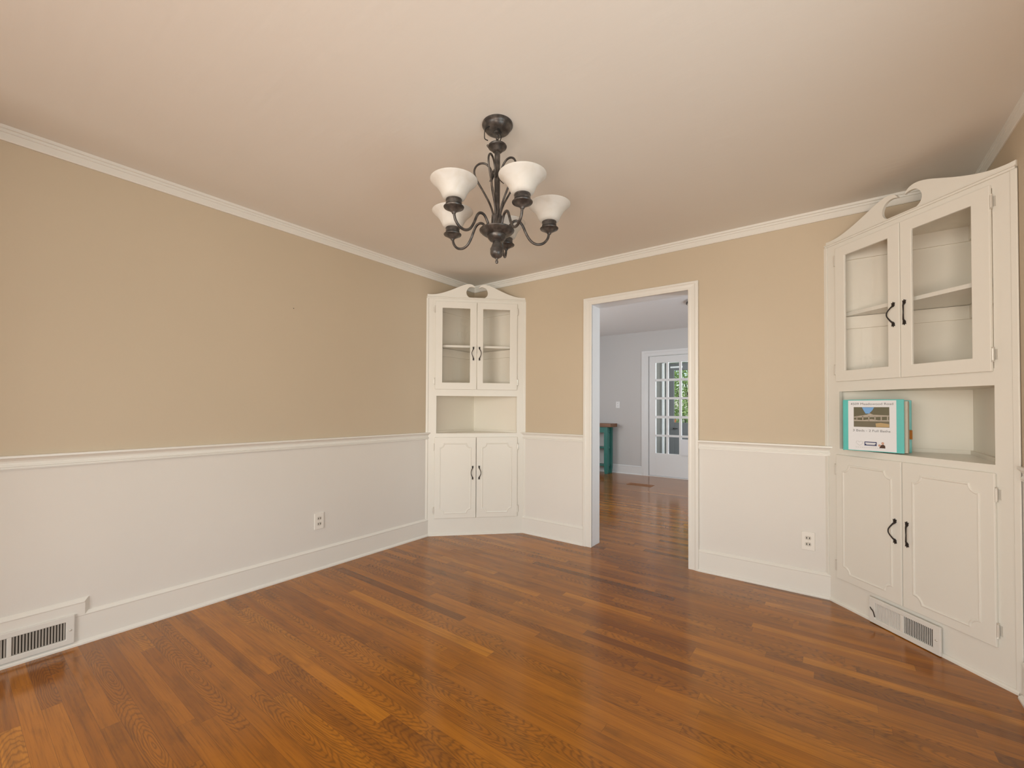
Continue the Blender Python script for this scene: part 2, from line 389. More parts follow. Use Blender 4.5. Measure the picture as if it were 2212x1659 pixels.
def smoothpath(pts, k=8):
    """Catmull-Rom through points"""
    P = [Vector(p) for p in pts]; out = []
    for i in range(len(P) - 1):
        p0 = P[max(i - 1, 0)]; p1 = P[i]; p2 = P[i + 1]; p3 = P[min(i + 2, len(P) - 1)]
        for s in range(k):
            t = s / k
            out.append(0.5 * ((2 * p1) + (p2 - p0) * t + (2 * p0 - 5 * p1 + 4 * p2 - p3) * t * t + (3 * p1 - p0 - 3 * p2 + p3) * t ** 3))
    out.append(P[-1]); return out


def tag(o, label, cat, group=None, kind=None):
    o['label'] = label; o['category'] = cat
    if group: o['group'] = group
    if kind: o['kind'] = kind
    return o


def thing(name, label, cat, loc=(0, 0, 0), rz=0.0, group=None):
    o = bpy.data.objects.new(name, None); COL.objects.link(o)
    o.location = loc; o.rotation_euler = (0, 0, rz); o.empty_display_size = 0.1
    return tag(o, label, cat, group)


def struct(o, label, cat):
    return tag(o, label, cat, kind='structure')


def copy_tree(o, parent=None):
    c = o.copy(); COL.objects.link(c)
    if parent is not None: c.parent = parent
    for ch in list(o.children): copy_tree(ch, c)
    return c


# ------------------------------------------------------------------ room shell
b = B(); b.box(-1.35, 4.5, -6.32, YK + 0.16, -0.06, 0.0)
struct(b.build('floor', M['floor']), 'glossy red-brown oak strip floor running through both rooms', 'floor')
b = B(); b.box(-0.12, WR + 0.12, YF - 0.12, 0.0, H, H + 0.1)
struct(b.build('ceiling', M['ceiling']), 'cream plaster ceiling above the chandelier', 'ceiling')
b = B(); b.box(-1.35, 3.75, 0.146, YK + 0.15, KH, KH + 0.1)
struct(b.build('ceiling', M['kceil']), 'white kitchen ceiling seen through the doorway', 'ceiling')
b = B(); b.box(-0.12, 0.0, YF - 0.12, 0.0, 0, H)
struct(b.build('wall_left', M['wall']), 'long left wall painted tan above a white lower half', 'wall')
b = B()
SY0, SY1, SZ0, SZ1 = -3.17, -2.03, 0.56, 1.62     # added side window beside the camera, cut to let light in
b.box(WR, WR + 0.12, YF - 0.12, SY0, 0, H); b.box(WR, WR + 0.12, SY1, 0.0, 0, H); b.box(WR, WR + 0.12, SY0, SY1, 0, SZ0); b.box(WR, WR + 0.12, SY0, SY1, SZ1, H)
struct(b.build('wall_right', M['wall']), 'right wall beside the large corner cupboard', 'wall')
DX0, DX1, DZ = 1.346, 2.130, 2.057          # clear doorway
JT = 0.018
b = B()
b.box(-1.35, DX0 - JT, 0.0, 0.146, 0, KH + 0.1); b.box(DX1 + JT, 3.75, 0.0, 0.146, 0, KH + 0.1)
b.box(DX0 - JT, DX1 + JT, 0.0, 0.146, DZ + JT, KH + 0.1)
for f in b.bm.faces:
    f.normal_update()
    if f.calc_center_median().y > 0.14: f.material_index = 1
struct(b.build('wall_back', [M['wall'], M['grey']]), 'back wall with the open doorway, tan above white', 'wall')
# wall behind the camera; opening and room beyond added as a daylight source
b = B()
for x0, x1, z0, z1 in ((0.0, 0.4, 0, H), (3.45, WR, 0, H), (0.4, 3.45, 2.32, H)):
    b.box(x0, x1, YF - 0.12, YF, z0, z1)
struct(b.build('wall_front', M['wall']), 'wall behind the camera with a wide opening added for light', 'wall')
YL = -6.2
b = B()
for x0, x1, z0, z1 in ((-0.6, 0.5, 0, H), (3.5, 4.4, 0, H), (0.5, 3.5, 0, 0.5), (0.5, 3.5, 2.3, H)): b.box(x0, x1, YL - 0.12, YL, z0, z1)
struct(b.build('wall_added_room', M['added_room']), 'window wall of the added room behind the camera', 'wall')
b = B(); b.box(-0.6, -0.5, YL, YF - 0.12, 0, H)
struct(b.build('wall_added_room_left', M['added_room']), 'left wall of the added room behind the camera', 'wall')
b = B(); b.box(4.3, 4.4, YL, YF - 0.12, 0, H)
struct(b.build('wall_added_room_right', M['added_room']), 'right wall of the added room behind the camera', 'wall')
b = B(); b.box(-0.6, 4.4, YL - 0.12, YF - 0.12, H, H + 0.1)
struct(b.build('ceiling', M['ceiling']), 'ceiling of the added room behind the camera', 'ceiling')

# kitchen walls
b = B()
KX0, KX1, KZ = 0.406, 1.250, 2.087          # far door slab
for x0, x1, z0, z1 in ((-1.35, KX0 - 0.006, 0, KH), (KX1 + 0.006, 3.75, 0, KH), (KX0 - 0.006, KX1 + 0.006, KZ + 0.004, KH)):
    b.box(x0, x1, YK, YK + 0.12, z0, z1)
struct(b.build('wall_far', M['grey']), 'grey kitchen wall holding the many-paned glass door', 'wall')
b = B(); b.box(-1.35, -1.25, 0.146, YK, 0, KH)
struct(b.build('wall_kitchen_left', M['grey']), 'grey left wall of the kitchen, hidden by the doorway', 'wall')
b = B(); b.box(3.65, 3.75, 0.146, YK, 0, KH)
struct(b.build('wall_kitchen_right', M['grey']), 'grey right wall of the kitchen, hidden by the doorway', 'wall')

# casing of the added, unseen side window beside the camera
b = B()
for y0, y1, z0, z1 in ((SY0 - 0.07, SY0, SZ0, SZ1 + 0.07), (SY1, SY1 + 0.07, SZ0, SZ1 + 0.07), (SY0, SY1, SZ1, SZ1 + 0.07), (SY0 - 0.09, SY1 + 0.09, SZ0 - 0.03, SZ0)): b.box(WR - 0.02, WR, y0, y1, z0, z1)
struct(b.build('added_window_1', M['trim'], bevel=0.002), 'white casing of an added side window, unseen in the right wall near the camera', 'window')

# crown moulding
cz = H
crown = [(0, cz), (0.024, cz), (0.024, cz - 0.014), (0.0155, cz - 0.0165), (0.0155, cz - 0.0235), (0.0175, cz - 0.0255), (0.0175, cz - 0.029), (0.0115, cz - 0.031), (0.0135, cz - 0.060), (0.010, cz - 0.066), (0, cz - 0.066)]
b = B(); b.run((0, YF), (0, 0), (1, 0), crown, 0, -1)
struct(b.build('trim_1', M['trim']), 'white crown moulding along the left wall', 'crown moulding')
b = B(); b.run((0, 0), (WR, 0), (0, -1), crown, 1, -0.5)
struct(b.build('trim_2', M['trim']), 'white crown moulding above the doorway wall', 'crown moulding')
b = B(); b.run((WR, 0), (WR, YF), (-1, 0), [(o_ * 0.5, z_) for o_, z_ in crown], 1, 0)
struct(b.build('trim_3', M['trim']), 'white crown moulding at the upper right of the photo', 'crown moulding')

# chair rail
rail = [(0, 0.947), (0.024, 0.947), (0.027, 0.944), (0.027, 0.937), (0.020, 0.931), (0.013, 0.922), (0.011, 0.914), (0.013, 0.906), (0.017, 0.901), (0.017, 0.897),
        (0.013, 0.8955), (0.015, 0.893), (0.015, 0.888), (0.009, 0.8865), (0.009, 0.883), (0, 0.883)]
b = B(); b.run((0, YF), (0, -CA), (1, 0), rail, 0, 1)
struct(b.build('trim_4', M['trim']), 'white chair rail along the left wall', 'chair rail')
CO0, CO1, COZ = 1.273, 2.197, 2.115          # outer edges of the doorway casing
b = B(); b.run((CA, 0), (CO0, 0), (0, -1), rail, -1, 0)
struct(b.build('trim_5', M['trim']), 'short white chair rail between left cupboard and doorway', 'chair rail')
b = B(); b.run((CO1, 0), (W - CA, 0), (0, -1), rail, 0, 1)
struct(b.build('trim_6', M['trim']), 'white chair rail between doorway and right cupboard', 'chair rail')
b = B(); b.run((WR, -CA - 0.06), (WR, SY1 + 0.07), (-1, 0), rail, 0, 0)
struct(b.build('trim_7', M['trim']), 'white chair rail on the right wall past the cupboard', 'chair rail')

# baseboards with shoe moulding
base = [(0, 0), (0.026, 0), (0.026, 0.008), (0.022, 0.014), (0.016, 0.018), (0.014, 0.020), (0.014, 0.138), (0.0165, 0.141), (0.0165, 0.144), (0.008, 0.154), (0.004, 0.158), (0, 0.158)]
b = B(); b.run((0, YF), (0, -CA), (1, 0), base, 0, 1)
struct(b.build('baseboard_left', M['trim']), 'tall white baseboard along the left wall', 'baseboard')
b = B(); b.run((CA, 0), (CO0, 0), (0, -1), base, -1, 0); b.run((CO1, 0), (W - CA, 0), (0, -1), base, 0, 1)
struct(b.build('baseboard_back', M['trim']), 'white baseboard either side of the doorway', 'baseboard')
b = B(); b.run((WR, -CA - 0.035), (WR, YF), (-1, 0), base, 0, 0)
struct(b.build('baseboard_right', M['trim']), 'white baseboard of the right wall', 'baseboard')
b = B()
b.run((0.281, YK), (-1.25, YK), (0, -1), base)
struct(b.build('baseboard_far', M['white']), 'chipped white baseboard under the grey kitchen wall', 'baseboard')


def casing(b, x0, x1, zt, ws, wt, yw, s, prof, z0=0.0):
    """door casing swept round three sides with mitred corners; prof [(t, depth)]"""
    rings = []
    full = [(0, 0)] + list(prof) + [(1, 0)]
    stations = []
    for (t, d) in full:
        xl, xr, z = x0 - t * ws, x1 + t * ws, zt + t * wt
        y = yw + s * d
        stations.append([(xl, y, z0), (xl, y, z), (xr, y, z), (xr, y, z0)])
    rings = [[stations[k][j] for k in range(len(full))] for j in range(4)]
    b.loft(rings)


b = B()
casing(b, DX0, DX1, DZ, DX0 - CO0, COZ - DZ, 0.0, -1, [(0, 0.013), (0.06, 0.016), (0.2, 0.0165), (0.3, 0.0155), (0.62, 0.018), (0.68, 0.0205), (0.75, 0.0235), (0.97, 0.0235), (1.0, 0.021)])
struct(b.build('trim_8', M['trim']), 'cream casing round the open doorway', 'door casing')
b = B(); b.box(DX0 - JT, DX0, -0.006, 0.150, 0, DZ); b.box(DX1, DX1 + JT, -0.006, 0.150, 0, DZ); b.box(DX0 - JT, DX1 + JT, -0.006, 0.150, DZ, DZ + JT)
struct(b.build('trim_9', M['white'], bevel=0.002), 'white jamb lining inside the open doorway', 'door jamb')

# ------------------------------------------------------------------ far kitchen door
b = B()
casing(b, KX0 - 0.006, KX1 + 0.006, KZ + 0.004, 0.119, 0.095, YK, -1, [(0, 0.012), (0.1, 0.014), (0.55, 0.015), (0.65, 0.02), (1, 0.022)])
b.box(KX0 - 0.006, KX1 + 0.006, YK - 0.0, YK + 0.12, -0.001, 0.012)
struct(b.build('trim_10', M['white']), 'white casing round the glass kitchen door', 'door casing')
dr = bpy.data.objects.new('door_1', None); COL.objects.link(dr); dr.location = (KX0, YK + 0.01, 0.018)
struct(dr, 'white fifteen-pane glass door in the far kitchen wall', 'door')
DW = KX1 - KX0; DT = 0.04; ox = -KX0; oz = -0.018
px = [(0.521, 0.700), (0.735, 0.913), (0.951, 1.130)]
pz = [(0.406, 0.693), (0.727, 1.009), (1.052, 1.335), (1.372, 1.649), (1.689, 1.970)]
b = B()
b.box(0, px[0][0] + ox, 0, DT, 0, KZ + oz - 0.004); b.box(px[2][1] + ox, DW, 0, DT, 0, KZ + oz - 0.004)
b.box(px[0][0] + ox, px[2][1] + ox, 0, DT, 0, pz[0][0] + oz); b.box(px[0][0] + ox, px[2][1] + ox, 0, DT, pz[4][1] + oz, KZ + oz - 0.004)
b.build('door_frame', M['white'], dr, bevel=0.002)
b = B()
for k in range(2): b.box(px[k][1] + ox, px[k + 1][0] + ox, 0.004, DT - 0.004, pz[0][0] + oz, pz[4][1] + oz)
for k in range(4):
    for a_ in range(3): b.box(px[a_][0] + ox, px[a_][1] + ox, 0.004, DT - 0.004, pz[k][1] + oz, pz[k + 1][0] + oz)
b.build('muntin', M['white'], dr)
for (x0, x1) in px:
    for (z0, z1) in pz:
        b = B(); b.box(x0 + ox, x1 + ox, 0.018, 0.022, z0 + oz, z1 + oz); b.build('pane', M['pane_out'], dr)
b = B(); b.lathe([(0.026, 0.0), (0.026, 0.006), (0.010, 0.01), (0.010, 0.035), (0.024, 0.042), (0.028, 0.055), (0.02, 0.066), (0.0, 0.068)], 20)
for v in b.bm.verts: v.co = Vector((v.co.x + DW - 0.06, -v.co.z, v.co.y + 0.95))
b.build('door_knob', M['hinge'], dr, smooth=True)
b = B(); b.box(0.942, 1.118, YK - 0.002, YK + 0.008, 0.392, 0.665); b.box(0.952, 1.108, YK - 0.006, YK - 0.002, 0.402, 0.655); b.box(1.00, 1.06, YK - 0.0075, YK - 0.006, 0.455, 0.458)
tag(b.build('panel_cover', M['paper']), 'pale flat panel covering the lowest right pane of the glass door', 'panel')

# light switch plate on the kitchen wall
sw = thing('wall_outlet', 'small white outlet plate on the grey kitchen wall', 'outlet', (-0.166, YK, 1.243), 0.0, 'wall outlets')
b = B(); b.box(-0.037, 0.037, -0.006, 0, -0.059, 0.059); b.build('plate', M['white'], sw, bevel=0.002)
for s in (1, -1):
    b = B(); b.box(-0.016, 0.016, -0.008, -0.006, s * 0.021 - 0.014, s * 0.021 + 0.014); r = b.build('receptacle', M['white'], sw, bevel=0.002)
    b = B(); b.box(-0.008, -0.005, -0.0085, -0.008, s * 0.021 - 0.004, s * 0.021 + 0.007); b.box(0.005, 0.008, -0.0085, -0.008, s * 0.021 - 0.004, s * 0.021 + 0.007); b.build('slot', M['slot'], r)

# teal side table with a wooden top
tt = thing('side_table', 'teal painted side table with brown wooden top beside the doorway jamb', 'table', (-0.62, 3.97, 0))
tw, td = 0.37, 0.115
b = B(); b.box(-tw - 0.07, tw + 0.075, -td - 0.03, td + 0.025, 0.842, 0.902); b.build('tabletop', M['walnut'], tt, bevel=0.004)
for sx in (-1, 1):
    for sy in (-1, 1):
        x, y = sx * (tw - 0.035), sy * (td - 0.03)
        b = B()
        b.loft([[(x + k * h, y + l * h2, z) for k, l in ((-1, -1), (1, -1), (1, 1), (-1, 1))] for h, h2, z in ((0.026, 0.022, 0.0), (0.034, 0.03, 0.10), (0.035, 0.03, 0.842))])
        b.build('leg', M['teal'], tt, bevel=0.002)
b = B(); b.box(-tw + 0.07, tw - 0.07, -td + 0.008, -td + 0.028, 0.74, 0.842); b.box(-tw + 0.07, tw - 0.07, td - 0.028, td - 0.008, 0.74, 0.842)
for s in (-1, 1): b.box(s * (tw - 0.035) - 0.01, s * (tw - 0.035) + 0.01, -td + 0.06, td - 0.06, 0.74, 0.842)
b.build('apron', M['teal'], tt)
for z in (0.455, 0.14):
    b = B(); b.box(-tw + 0.07, tw - 0.07, -td + 0.01, td - 0.01, z, z + 0.02)
    for s in (-1, 1): b.box(s * (tw - 0.035) - 0.012, s * (tw - 0.035) + 0.012, -td + 0.06, td - 0.06, z - 0.01, z + 0.02)
    b.build('shelf', M['teal'], tt, bevel=0.002)

# flush oak register in the kitchen floor
fr = thing('floor_register', 'narrow wooden register set flush in the kitchen floor', 'floor register', (0.60, 3.17, 0))
b = B(); b.box(-0.19, 0.19, -0.085, -0.06, 0, 0.003); b.box(-0.19, 0.19, 0.06, 0.085, 0, 0.003); b.box(-0.19, -0.16, -0.06, 0.06, 0, 0.003); b.box(0.16, 0.19, -0.06, 0.06, 0, 0.003)
b.build('frame', M['regwood'], fr)
b = B()
for k in range(16): b.box(-0.16 + 0.02 * k + 0.003, -0.16 + 0.02 * k + 0.017, -0.06, 0.06, 0, 0.002)
b.build('slats', M['regwood'], fr)

# small bronze ceiling light in the kitchen
kl = thing('ceiling_light', 'dark bronze flush ceiling light at the top right corner of the doorway', 'ceiling light', (1.682, 2.32, KH))
b = B(); b.lathe([(0.06, 0), (0.06, -0.012), (0.02, -0.02), (0.02, -0.035)], 24); b.build('canopy', M['bronze'], kl, smooth=True, auto=40)
b = B(); b.lathe([(0.02, -0.035), (0.10, -0.045), (0.155, -0.035), (0.165, -0.02), (0.168, -0.035), (0.155, -0.055), (0.10, -0.07), (0.0, -0.075)], 32, caps=False); b.build('lamp_shade', M['shade'], kl, smooth=True)
b = B(); b.lathe([(0.158, -0.03), (0.172, -0.022), (0.176, -0.03), (0.172, -0.042), (0.158, -0.046)], 32, caps=False); b.build('rim', M['bronze'], kl, smooth=True)

# ------------------------------------------------------------------ porch and garden behind the glass door
YP = 5.5
b = B(); b.box(-1.2, 2.5, YK + 0.16, YP + 0.1, -0.06, -0.0)
struct(b.build('floor', M['porchfloor']), 'grey porch floor behind the glass door', 'floor')
b = B(); b.box(-1.2, 2.5, YK + 0.12, YP + 0.1, 2.45, 2.5)
struct(b.build('ceiling', M['kceil']), 'porch ceiling behind the glass door', 'ceiling')
b = B(); b.box(-1.3, -1.2, YK + 0.12, YP + 0.1, 0, 2.45)
struct(b.build('wall_porch_left', M['porch']), 'porch end wall left of the glass door', 'wall')
b = B(); b.box(-1.2, 0.25, YP, YP + 0.1, 0, 2.45); b.box(0.25, 1.20, YP, YP + 0.1, 2.10, 2.45); b.box(1.20, 2.5, YP, YP + 0.1, 0, 0.9); b.box(1.2, 2.5, YP, YP + 0.1, 2.1, 2.45)
struct(b.build('wall_porch', M['porch']), 'beige porch wall seen through the panes', 'wall')
b = B(); b.box(0.200, 0.236, YP - 0.02, YP, 0, 2.14); b.box(0.200, 1.25, YP - 0.02, YP, 2.10, 2.16)
struct(b.build('trim_11', M['white']), 'white porch door casing seen through the left panes', 'door casing')
pd = bpy.data.objects.new('door_2', None); COL.objects.link(pd); pd.location = (0.262, YP + 0.02, 0.01)
struct(pd, 'dark grey half-glazed porch door seen through the panes', 'door')
b = B(); b.box(0, 0.165, 0, 0.04, 0, 2.08); b.box(0.75, 0.93, 0, 0.04, 0, 2.08); b.box(0.165, 0.75, 0, 0.04, 0, 0.89); b.box(0.165, 0.75, 0, 0.04, 1.935, 2.08)
b.build('door_frame', M['darkgrey'], pd, bevel=0.003)
b = B(); b.box(0.165, 0.75, 0.015, 0.02, 0.89, 1.935); b.build('pane', M['pane_out'], pd)
b = B(); b.box(0.15, 0.24, -0.018, -0.006, 0.762, 0.774); b.box(0.15, 0.165, -0.006, 0.0, 0.755, 0.781); b.build('door_handle', M['slot'], pd)
b = B(); b.box(0.10, 0.33, -0.02, 0.0, 1.985, 2.015); b.build('closer', M['white'], pd)
b = B(); b.box(-12, 12, YP + 0.1, 26, -0.35, -0.25)
struct(b.build('ground', M['lawn']), 'lawn outside the porch', 'ground')


def shrub(name, label, loc, r, h, n, mat, seed, trunk=0.0):
    rnd = random.Random(seed)
    root = thing(name, label, 'shrub', loc, 0.0, 'garden shrubs')
    b = B()
    for k in range(n):
        u = rnd.uniform(-1, 1); th = rnd.uniform(0, 2 * PI); q = rnd.uniform(0.35, 1.0) ** 0.5
        c = Vector((r * q * math.sqrt(1 - u * u) * math.cos(th), r * q * math.sqrt(1 - u * u) * math.sin(th), trunk + h * 0.5 * (1 + u * q)))
        d = Vector((rnd.gauss(0, 1), rnd.gauss(0, 1), rnd.gauss(0, 0.7))).normalized(); e = d.orthogonal().normalized()
        e = (Matrix.Rotation(rnd.uniform(0, 6.28), 3, d) @ e)
        s = rnd.uniform(0.02, 0.042)
        v = [b.bm.verts.new(c + d * s * 1.2), b.bm.verts.new(c + e * s * 0.5), b.bm.verts.new(c - d * s * 1.2), b.bm.verts.new(c - e * s * 0.5)]
        b.face(v)
    b.build('foliage', mat, root)
    b = B()
    for k in range(6):
        th = k * 1.05 + rnd.uniform(0, 0.5)
        b.tube([(0, 0, 0), (0.15 * r * math.cos(th), 0.15 * r * math.sin(th), trunk + 0.2 * h), (0.55 * r * math.cos(th), 0.55 * r * math.sin(th), trunk + 0.7 * h)], [0.03, 0.022, 0.008], 6)
    b.build('stem', M['bark'], root)
    return root


shrub('garden_shrub', 'bright green bush outside, filling the middle panes of the glass door', (0.3, 7.9, -0.25), 1.0, 3.1, 11000, M['leaf2'], 3)
shrub('garden_shrub', 'deeper green bush outside, behind the right column of panes', (-0.6, 11.6, -0.25), 1.9, 4.6, 12000, M['leaf'], 5)
pp = thing('flower_pot', 'terracotta pot low outside the porch door glass', 'pot', (0.205, 6.25, 0.735))
b = B(); b.lathe([(0.035, 0), (0.052, 0.175), (0.060, 0.175), (0.062, 0.21), (0.053, 0.21), (0.046, 0.16), (0.0, 0.16)], 24); b.build('pot', M['terracotta'], pp, smooth=True, auto=35)
b = B(); b.box(-0.4, 1.0, 6.1, 6.5, 0.695, 0.735); b.box(-0.35, -0.27, 6.15, 6.45, -0.25, 0.695); b.box(0.87, 0.95, 6.15, 6.45, -0.25, 0.695)
tag(b.build('potting_bench', M['porch']), 'grey bench outside carrying the terracotta pot', 'bench')


# ------------------------------------------------------------------ corner cupboards
FWID = CA * S2                                  # width of the face
UD = (0.075, 0.4575, 0.8375, 1.343, 2.158)      # upper doors: left, centre, right, bottom, top
OP = (0.088, 0.838, 0.938, 1.283)               # open niche
LD = (0.074, 0.4570, 0.8435, 0.157, 0.903)      # lower doors
FT = 0.019                                      # face frame thickness


def pull(parent, u, z, side, yf):
    """bowed iron pull with spade-shaped ends; side -1 bows left, +1 bows right"""
    hgt = 0.054
    b = B()
    pts = smoothpath([(u, yf - 0.004, z - hgt + 0.010), (u + side * 0.004, yf - 0.013, z - 0.036), (u + side * 0.013, yf - 0.024, z - 0.014), (u + side * 0.015, yf - 0.026, z),
                      (u + side * 0.013, yf - 0.024, z + 0.014), (u + side * 0.004, yf - 0.013, z + 0.036), (u, yf - 0.004, z + hgt - 0.010)], 5)
    n = len(pts)
    rad = [0.0030 + 0.0026 * abs(2 * i / (n - 1) - 1) ** 3 for i in range(n)]
    b.tube(pts, rad, 8)
    for s in (-1, 1):
        zc = z + s * hgt
        out = [(0, 0.013), (0.003, 0.0055), (0.0085, 0.0085), (0.0065, -0.001), (0.007, -0.007), (0.0025, -0.012), (-0.0025, -0.012), (-0.007, -0.007), (-0.0065, -0.001), (-0.0085, 0.0085), (-0.003, 0.0055)]
        b.prism([(u + p, yf - 0.0045, zc + s * q) for p, q in out], (0, 0.0045, 0))
    return b.build('handle', M['pull'], parent, smooth=True, auto=35)


def hinge(parent, u, z, yf, side):
    b = B()
    b.tube([(u + side * 0.004, yf - 0.003, z - 0.026), (u + side * 0.004, yf - 0.003, z + 0.026)], 0.0048, 8)
    for k in (-1, 1): b.tube([(u + side * 0.004, yf - 0.003, z + k * 0.026), (u + side * 0.004, yf - 0.003, z + k * 0.032)], [0.003, 0.0055], 8)
    b.box(min(u + side * 0.004, u + side * 0.018), max(u + side * 0.004, u + side * 0.014), -0.002, 0.0, z - 0.022, z + 0.022)
    return b.build('hinge', M['hinge'], parent)


def cupboard(label, loc, rz, zlow, ext):
    root = thing('corner_cupboard', label, 'cupboard', loc, rz, 'built-in corner cupboards')
    w = FWID
    # carcass: two side panels along the room walls, floors between them
    b = B()
    t = 0.012
    inner = CA * S2 / 2
    for s in (-1, 1):
        def mp(u): return u if s < 0 else w - u
        A0, A1 = (mp(0.004), 0.004), (mp(w / 2), inner - 0.0)
        pts = [(mp(0.002 + 0.012), 0.014), (mp(w / 2), w / 2 - 0.003), (mp(w / 2), w / 2 - 0.003 - t * S2), (mp(0.014 + t * S2), 0.014)]
        b.prism([(x, y, 0.0) for x, y in pts], (0, 0, 2.195))
        # cleats under the shelf, under the top and a ledge at the back of the niche
        for z0, z1, tk in ((1.665, 1.738, 0.012), (2.085, 2.165, 0.012), (0.938, 0.958, 0.014)):
            o_ = t * S2 + 0.0025; o2 = o_ + tk * S2
            pts = [(mp(0.03 + o_), 0.03), (mp(w / 2), w / 2 - o_), (mp(w / 2), w / 2 - o2), (mp(0.03 + o2), 0.03)]
            b.prism([(x, y, z0) for x, y in pts], (0, 0, z1 - z0))
    b.build('carcass', M['cabin'], root)
    def tri(z0, z1, front, name, m):
        o_ = t * S2 + 0.003
        b = B(); b.prism([(front + o_, front, z0), (w - front - o_, front, z0), (w / 2, w / 2 - o_, z0)], (0, 0, z1 - z0)); return b.build(name, m, root)
    tri(0.908, 0.938, 0.019, 'counter', M['cab'])
    tri(1.283, 1.322, 0.019, 'upper_floor', M['cabin'])
    tri(2.165, 2.185, 0.019, 'cabinet_top', M['cabin'])
    tri(1.740, 1.760, 0.036, 'shelf', M['cab'])
    # face frame
    b = B()
    us = sorted({0.0, 0.100, OP[0], OP[1], 0.815, w, 0.100})
    b.box(0.0, OP[0], 0, FT, 0, 2.20); b.box(OP[1], w, 0, FT, 0, 2.20)
    b.box(OP[0], OP[1], 0, FT, 0, LD[3] + 0.014); b.box(OP[0], OP[1], 0, FT, LD[4] - 0.014, OP[2])
    b.box(OP[0], OP[1], 0, FT, OP[3], UD[3] + 0.014); b.box(OP[0], OP[1], 0, FT, UD[4] - 0.014, 2.20)
    b.build('face_frame', M['cab'], root)
    b = B()
    b.box(-0.004, w + 0.004, -0.007, 0.0, 2.186, 2.197); b.box(-0.006, w + 0.006, -0.010, 0.012, 2.197, 2.203)
    b.build('top_moulding', M['cab'], root, bevel=0.002)
    for s in (-1, 1):
        b = B()
        u0, u1 = (-0.012, 0.013) if s < 0 else (w - 0.013, w + 0.012 + ext)
        b.box(u0, u1, -0.007, 0.0, 0.0, 2.186); b.build('scribe_moulding', M['cab'], root, bevel=0.003)
    b = B(); b.prism([(0.0, -0.013, 0.0), (0.0, -0.012, 0.010), (0.0, -0.006, 0.016), (0.0, 0.0, 0.018), (0.0, 0.0, 0.0)], (w, 0, 0)); b.build('shoe_moulding', M['cab'], root)
    # broken-scroll pediment
    left = smoothpath([(p, q, 0) for p, q in [(-0.004, 2.2235), (0.03, 2.221), (0.085, 2.226), (0.15, 2.2435), (0.215, 2.268), (0.28, 2.297), (0.325, 2.3165), (0.362, 2.328), (0.392, 2.3305), (0.416, 2.324), (0.431, 2.3115), (0.441, 2.296)]], 4)
    inn = smoothpath([(p, q, 0) for p, q in [(0.441, 2.296), (0.424, 2.3025), (0.405, 2.304), (0.383, 2.298), (0.366, 2.281), (0.3575, 2.258), (0.3585, 2.237), (0.368, 2.219), (0.384, 2.2065), (0.395, 2.203)]], 4)
    outl = [(p.x, p.y) for p in left] + [(p.x, p.y) for p in inn[1:]] + [(-0.004, 2.203)]
    b = B()
    b.prism([(p, 0.0, q) for p, q in outl], (0, 0.015, 0))
    b.prism([(w - p, 0.0, q) for p, q in outl], (0, 0.015, 0))
    b.build('pediment', M['cab'], root)
    # glazed upper doors
    g = 0.0018
    for s in (-1, 1):
        u0, u1 = (UD[0], UD[1] - g) if s < 0 else (UD[1] + g, UD[2])
        gl0, gl1 = (0.140, 0.394) if s < 0 else (0.515, 0.768)
        z0, z1 = UD[3], UD[4]; gz0, gz1 = 1.407, 2.097; d0, d1 = -0.014, 0.0
        b = B()
        b.ring_frame((u0, u1, z0, z1), (gl0, gl1, gz0, gz1), d0, d1)
        door = b.build('glass_door', M['cab'], root, bevel=0.0035)
        b = B(); b.box(gl0 - 0.004, gl1 + 0.004, -0.005, -0.002, gz0 - 0.004, gz1 + 0.004); b.build('pane', M['pane'], door)
        pull(door, 0.425 if s < 0 else 0.481, 1.679, s, d0)
        for zz in (2.083, 1.416): hinge(door, u0 if s < 0 else u1, zz, d0 + 0.006, s)
    # panelled lower doors
    for s in (-1, 1):
        u0, u1 = (LD[0], LD[1] - g) if s < 0 else (LD[1] + g, LD[2])
        z0, z1 = LD[3], LD[4]; d0 = -0.014
        b = B(); b.box(u0, u1, d0, 0.0, z0, z1); door = b.build('panel_door', M['cab'], root, bevel=0.0045)
        p0, p1 = (0.124, 0.404) if s < 0 else (0.514, 0.786)
        q0, q1, r = 0.206, 0.842, 0.038
        path = []
        for (cx_, cz_, a0) in ((p0, q0, PI / 2), (p1, q0, PI), (p1, q1, 3 * PI / 2), (p0, q1, 2 * PI)):
            for k in range(7):
                a_ = a0 - k / 6 * PI / 2
                path.append((cx_ + r * math.cos(a_), cz_ + r * math.sin(a_)))
        n = len(path); b = B(); rings = []
        for i in range(n):
            x, z = path[i]; xp, zp = path[i - 1]; xn, zn = path[(i + 1) % n]
            t1 = Vector((x - xp, z - zp)).normalized(); t2 = Vector((xn - x, zn - z)).normalized()
            n1 = Vector((-t1.y, t1.x)); n2 = Vector((-t2.y, t2.x)); nn = (n1 + n2); nn = nn / max(nn.length_squared / 2, 0.35)
            rings.append([(x + nn.x * o_, d0 - d_, z + nn.y * o_) for o_, d_ in ((-0.0065, -0.001), (-0.0055, 0.0025), (-0.001, 0.0045), (0.0035, 0.0035), (0.0065, -0.001))])
        R = [[b.bm.verts.new(p) for p in rg] for rg in rings]
        for i in range(n):
            for k in range(5): b.face([R[i][k], R[(i + 1) % n][k], R[(i + 1) % n][(k + 1) % 5], R[i][(k + 1) % 5]])
        b.build('panel_moulding', M['cab'], door)
        pull(door, 0.424 if s < 0 else 0.484, zlow, s, d0)
        for zz in (0.812, 0.232): hinge(door, u0 if s < 0 else u1, zz, d0 + 0.006, s)
    return root


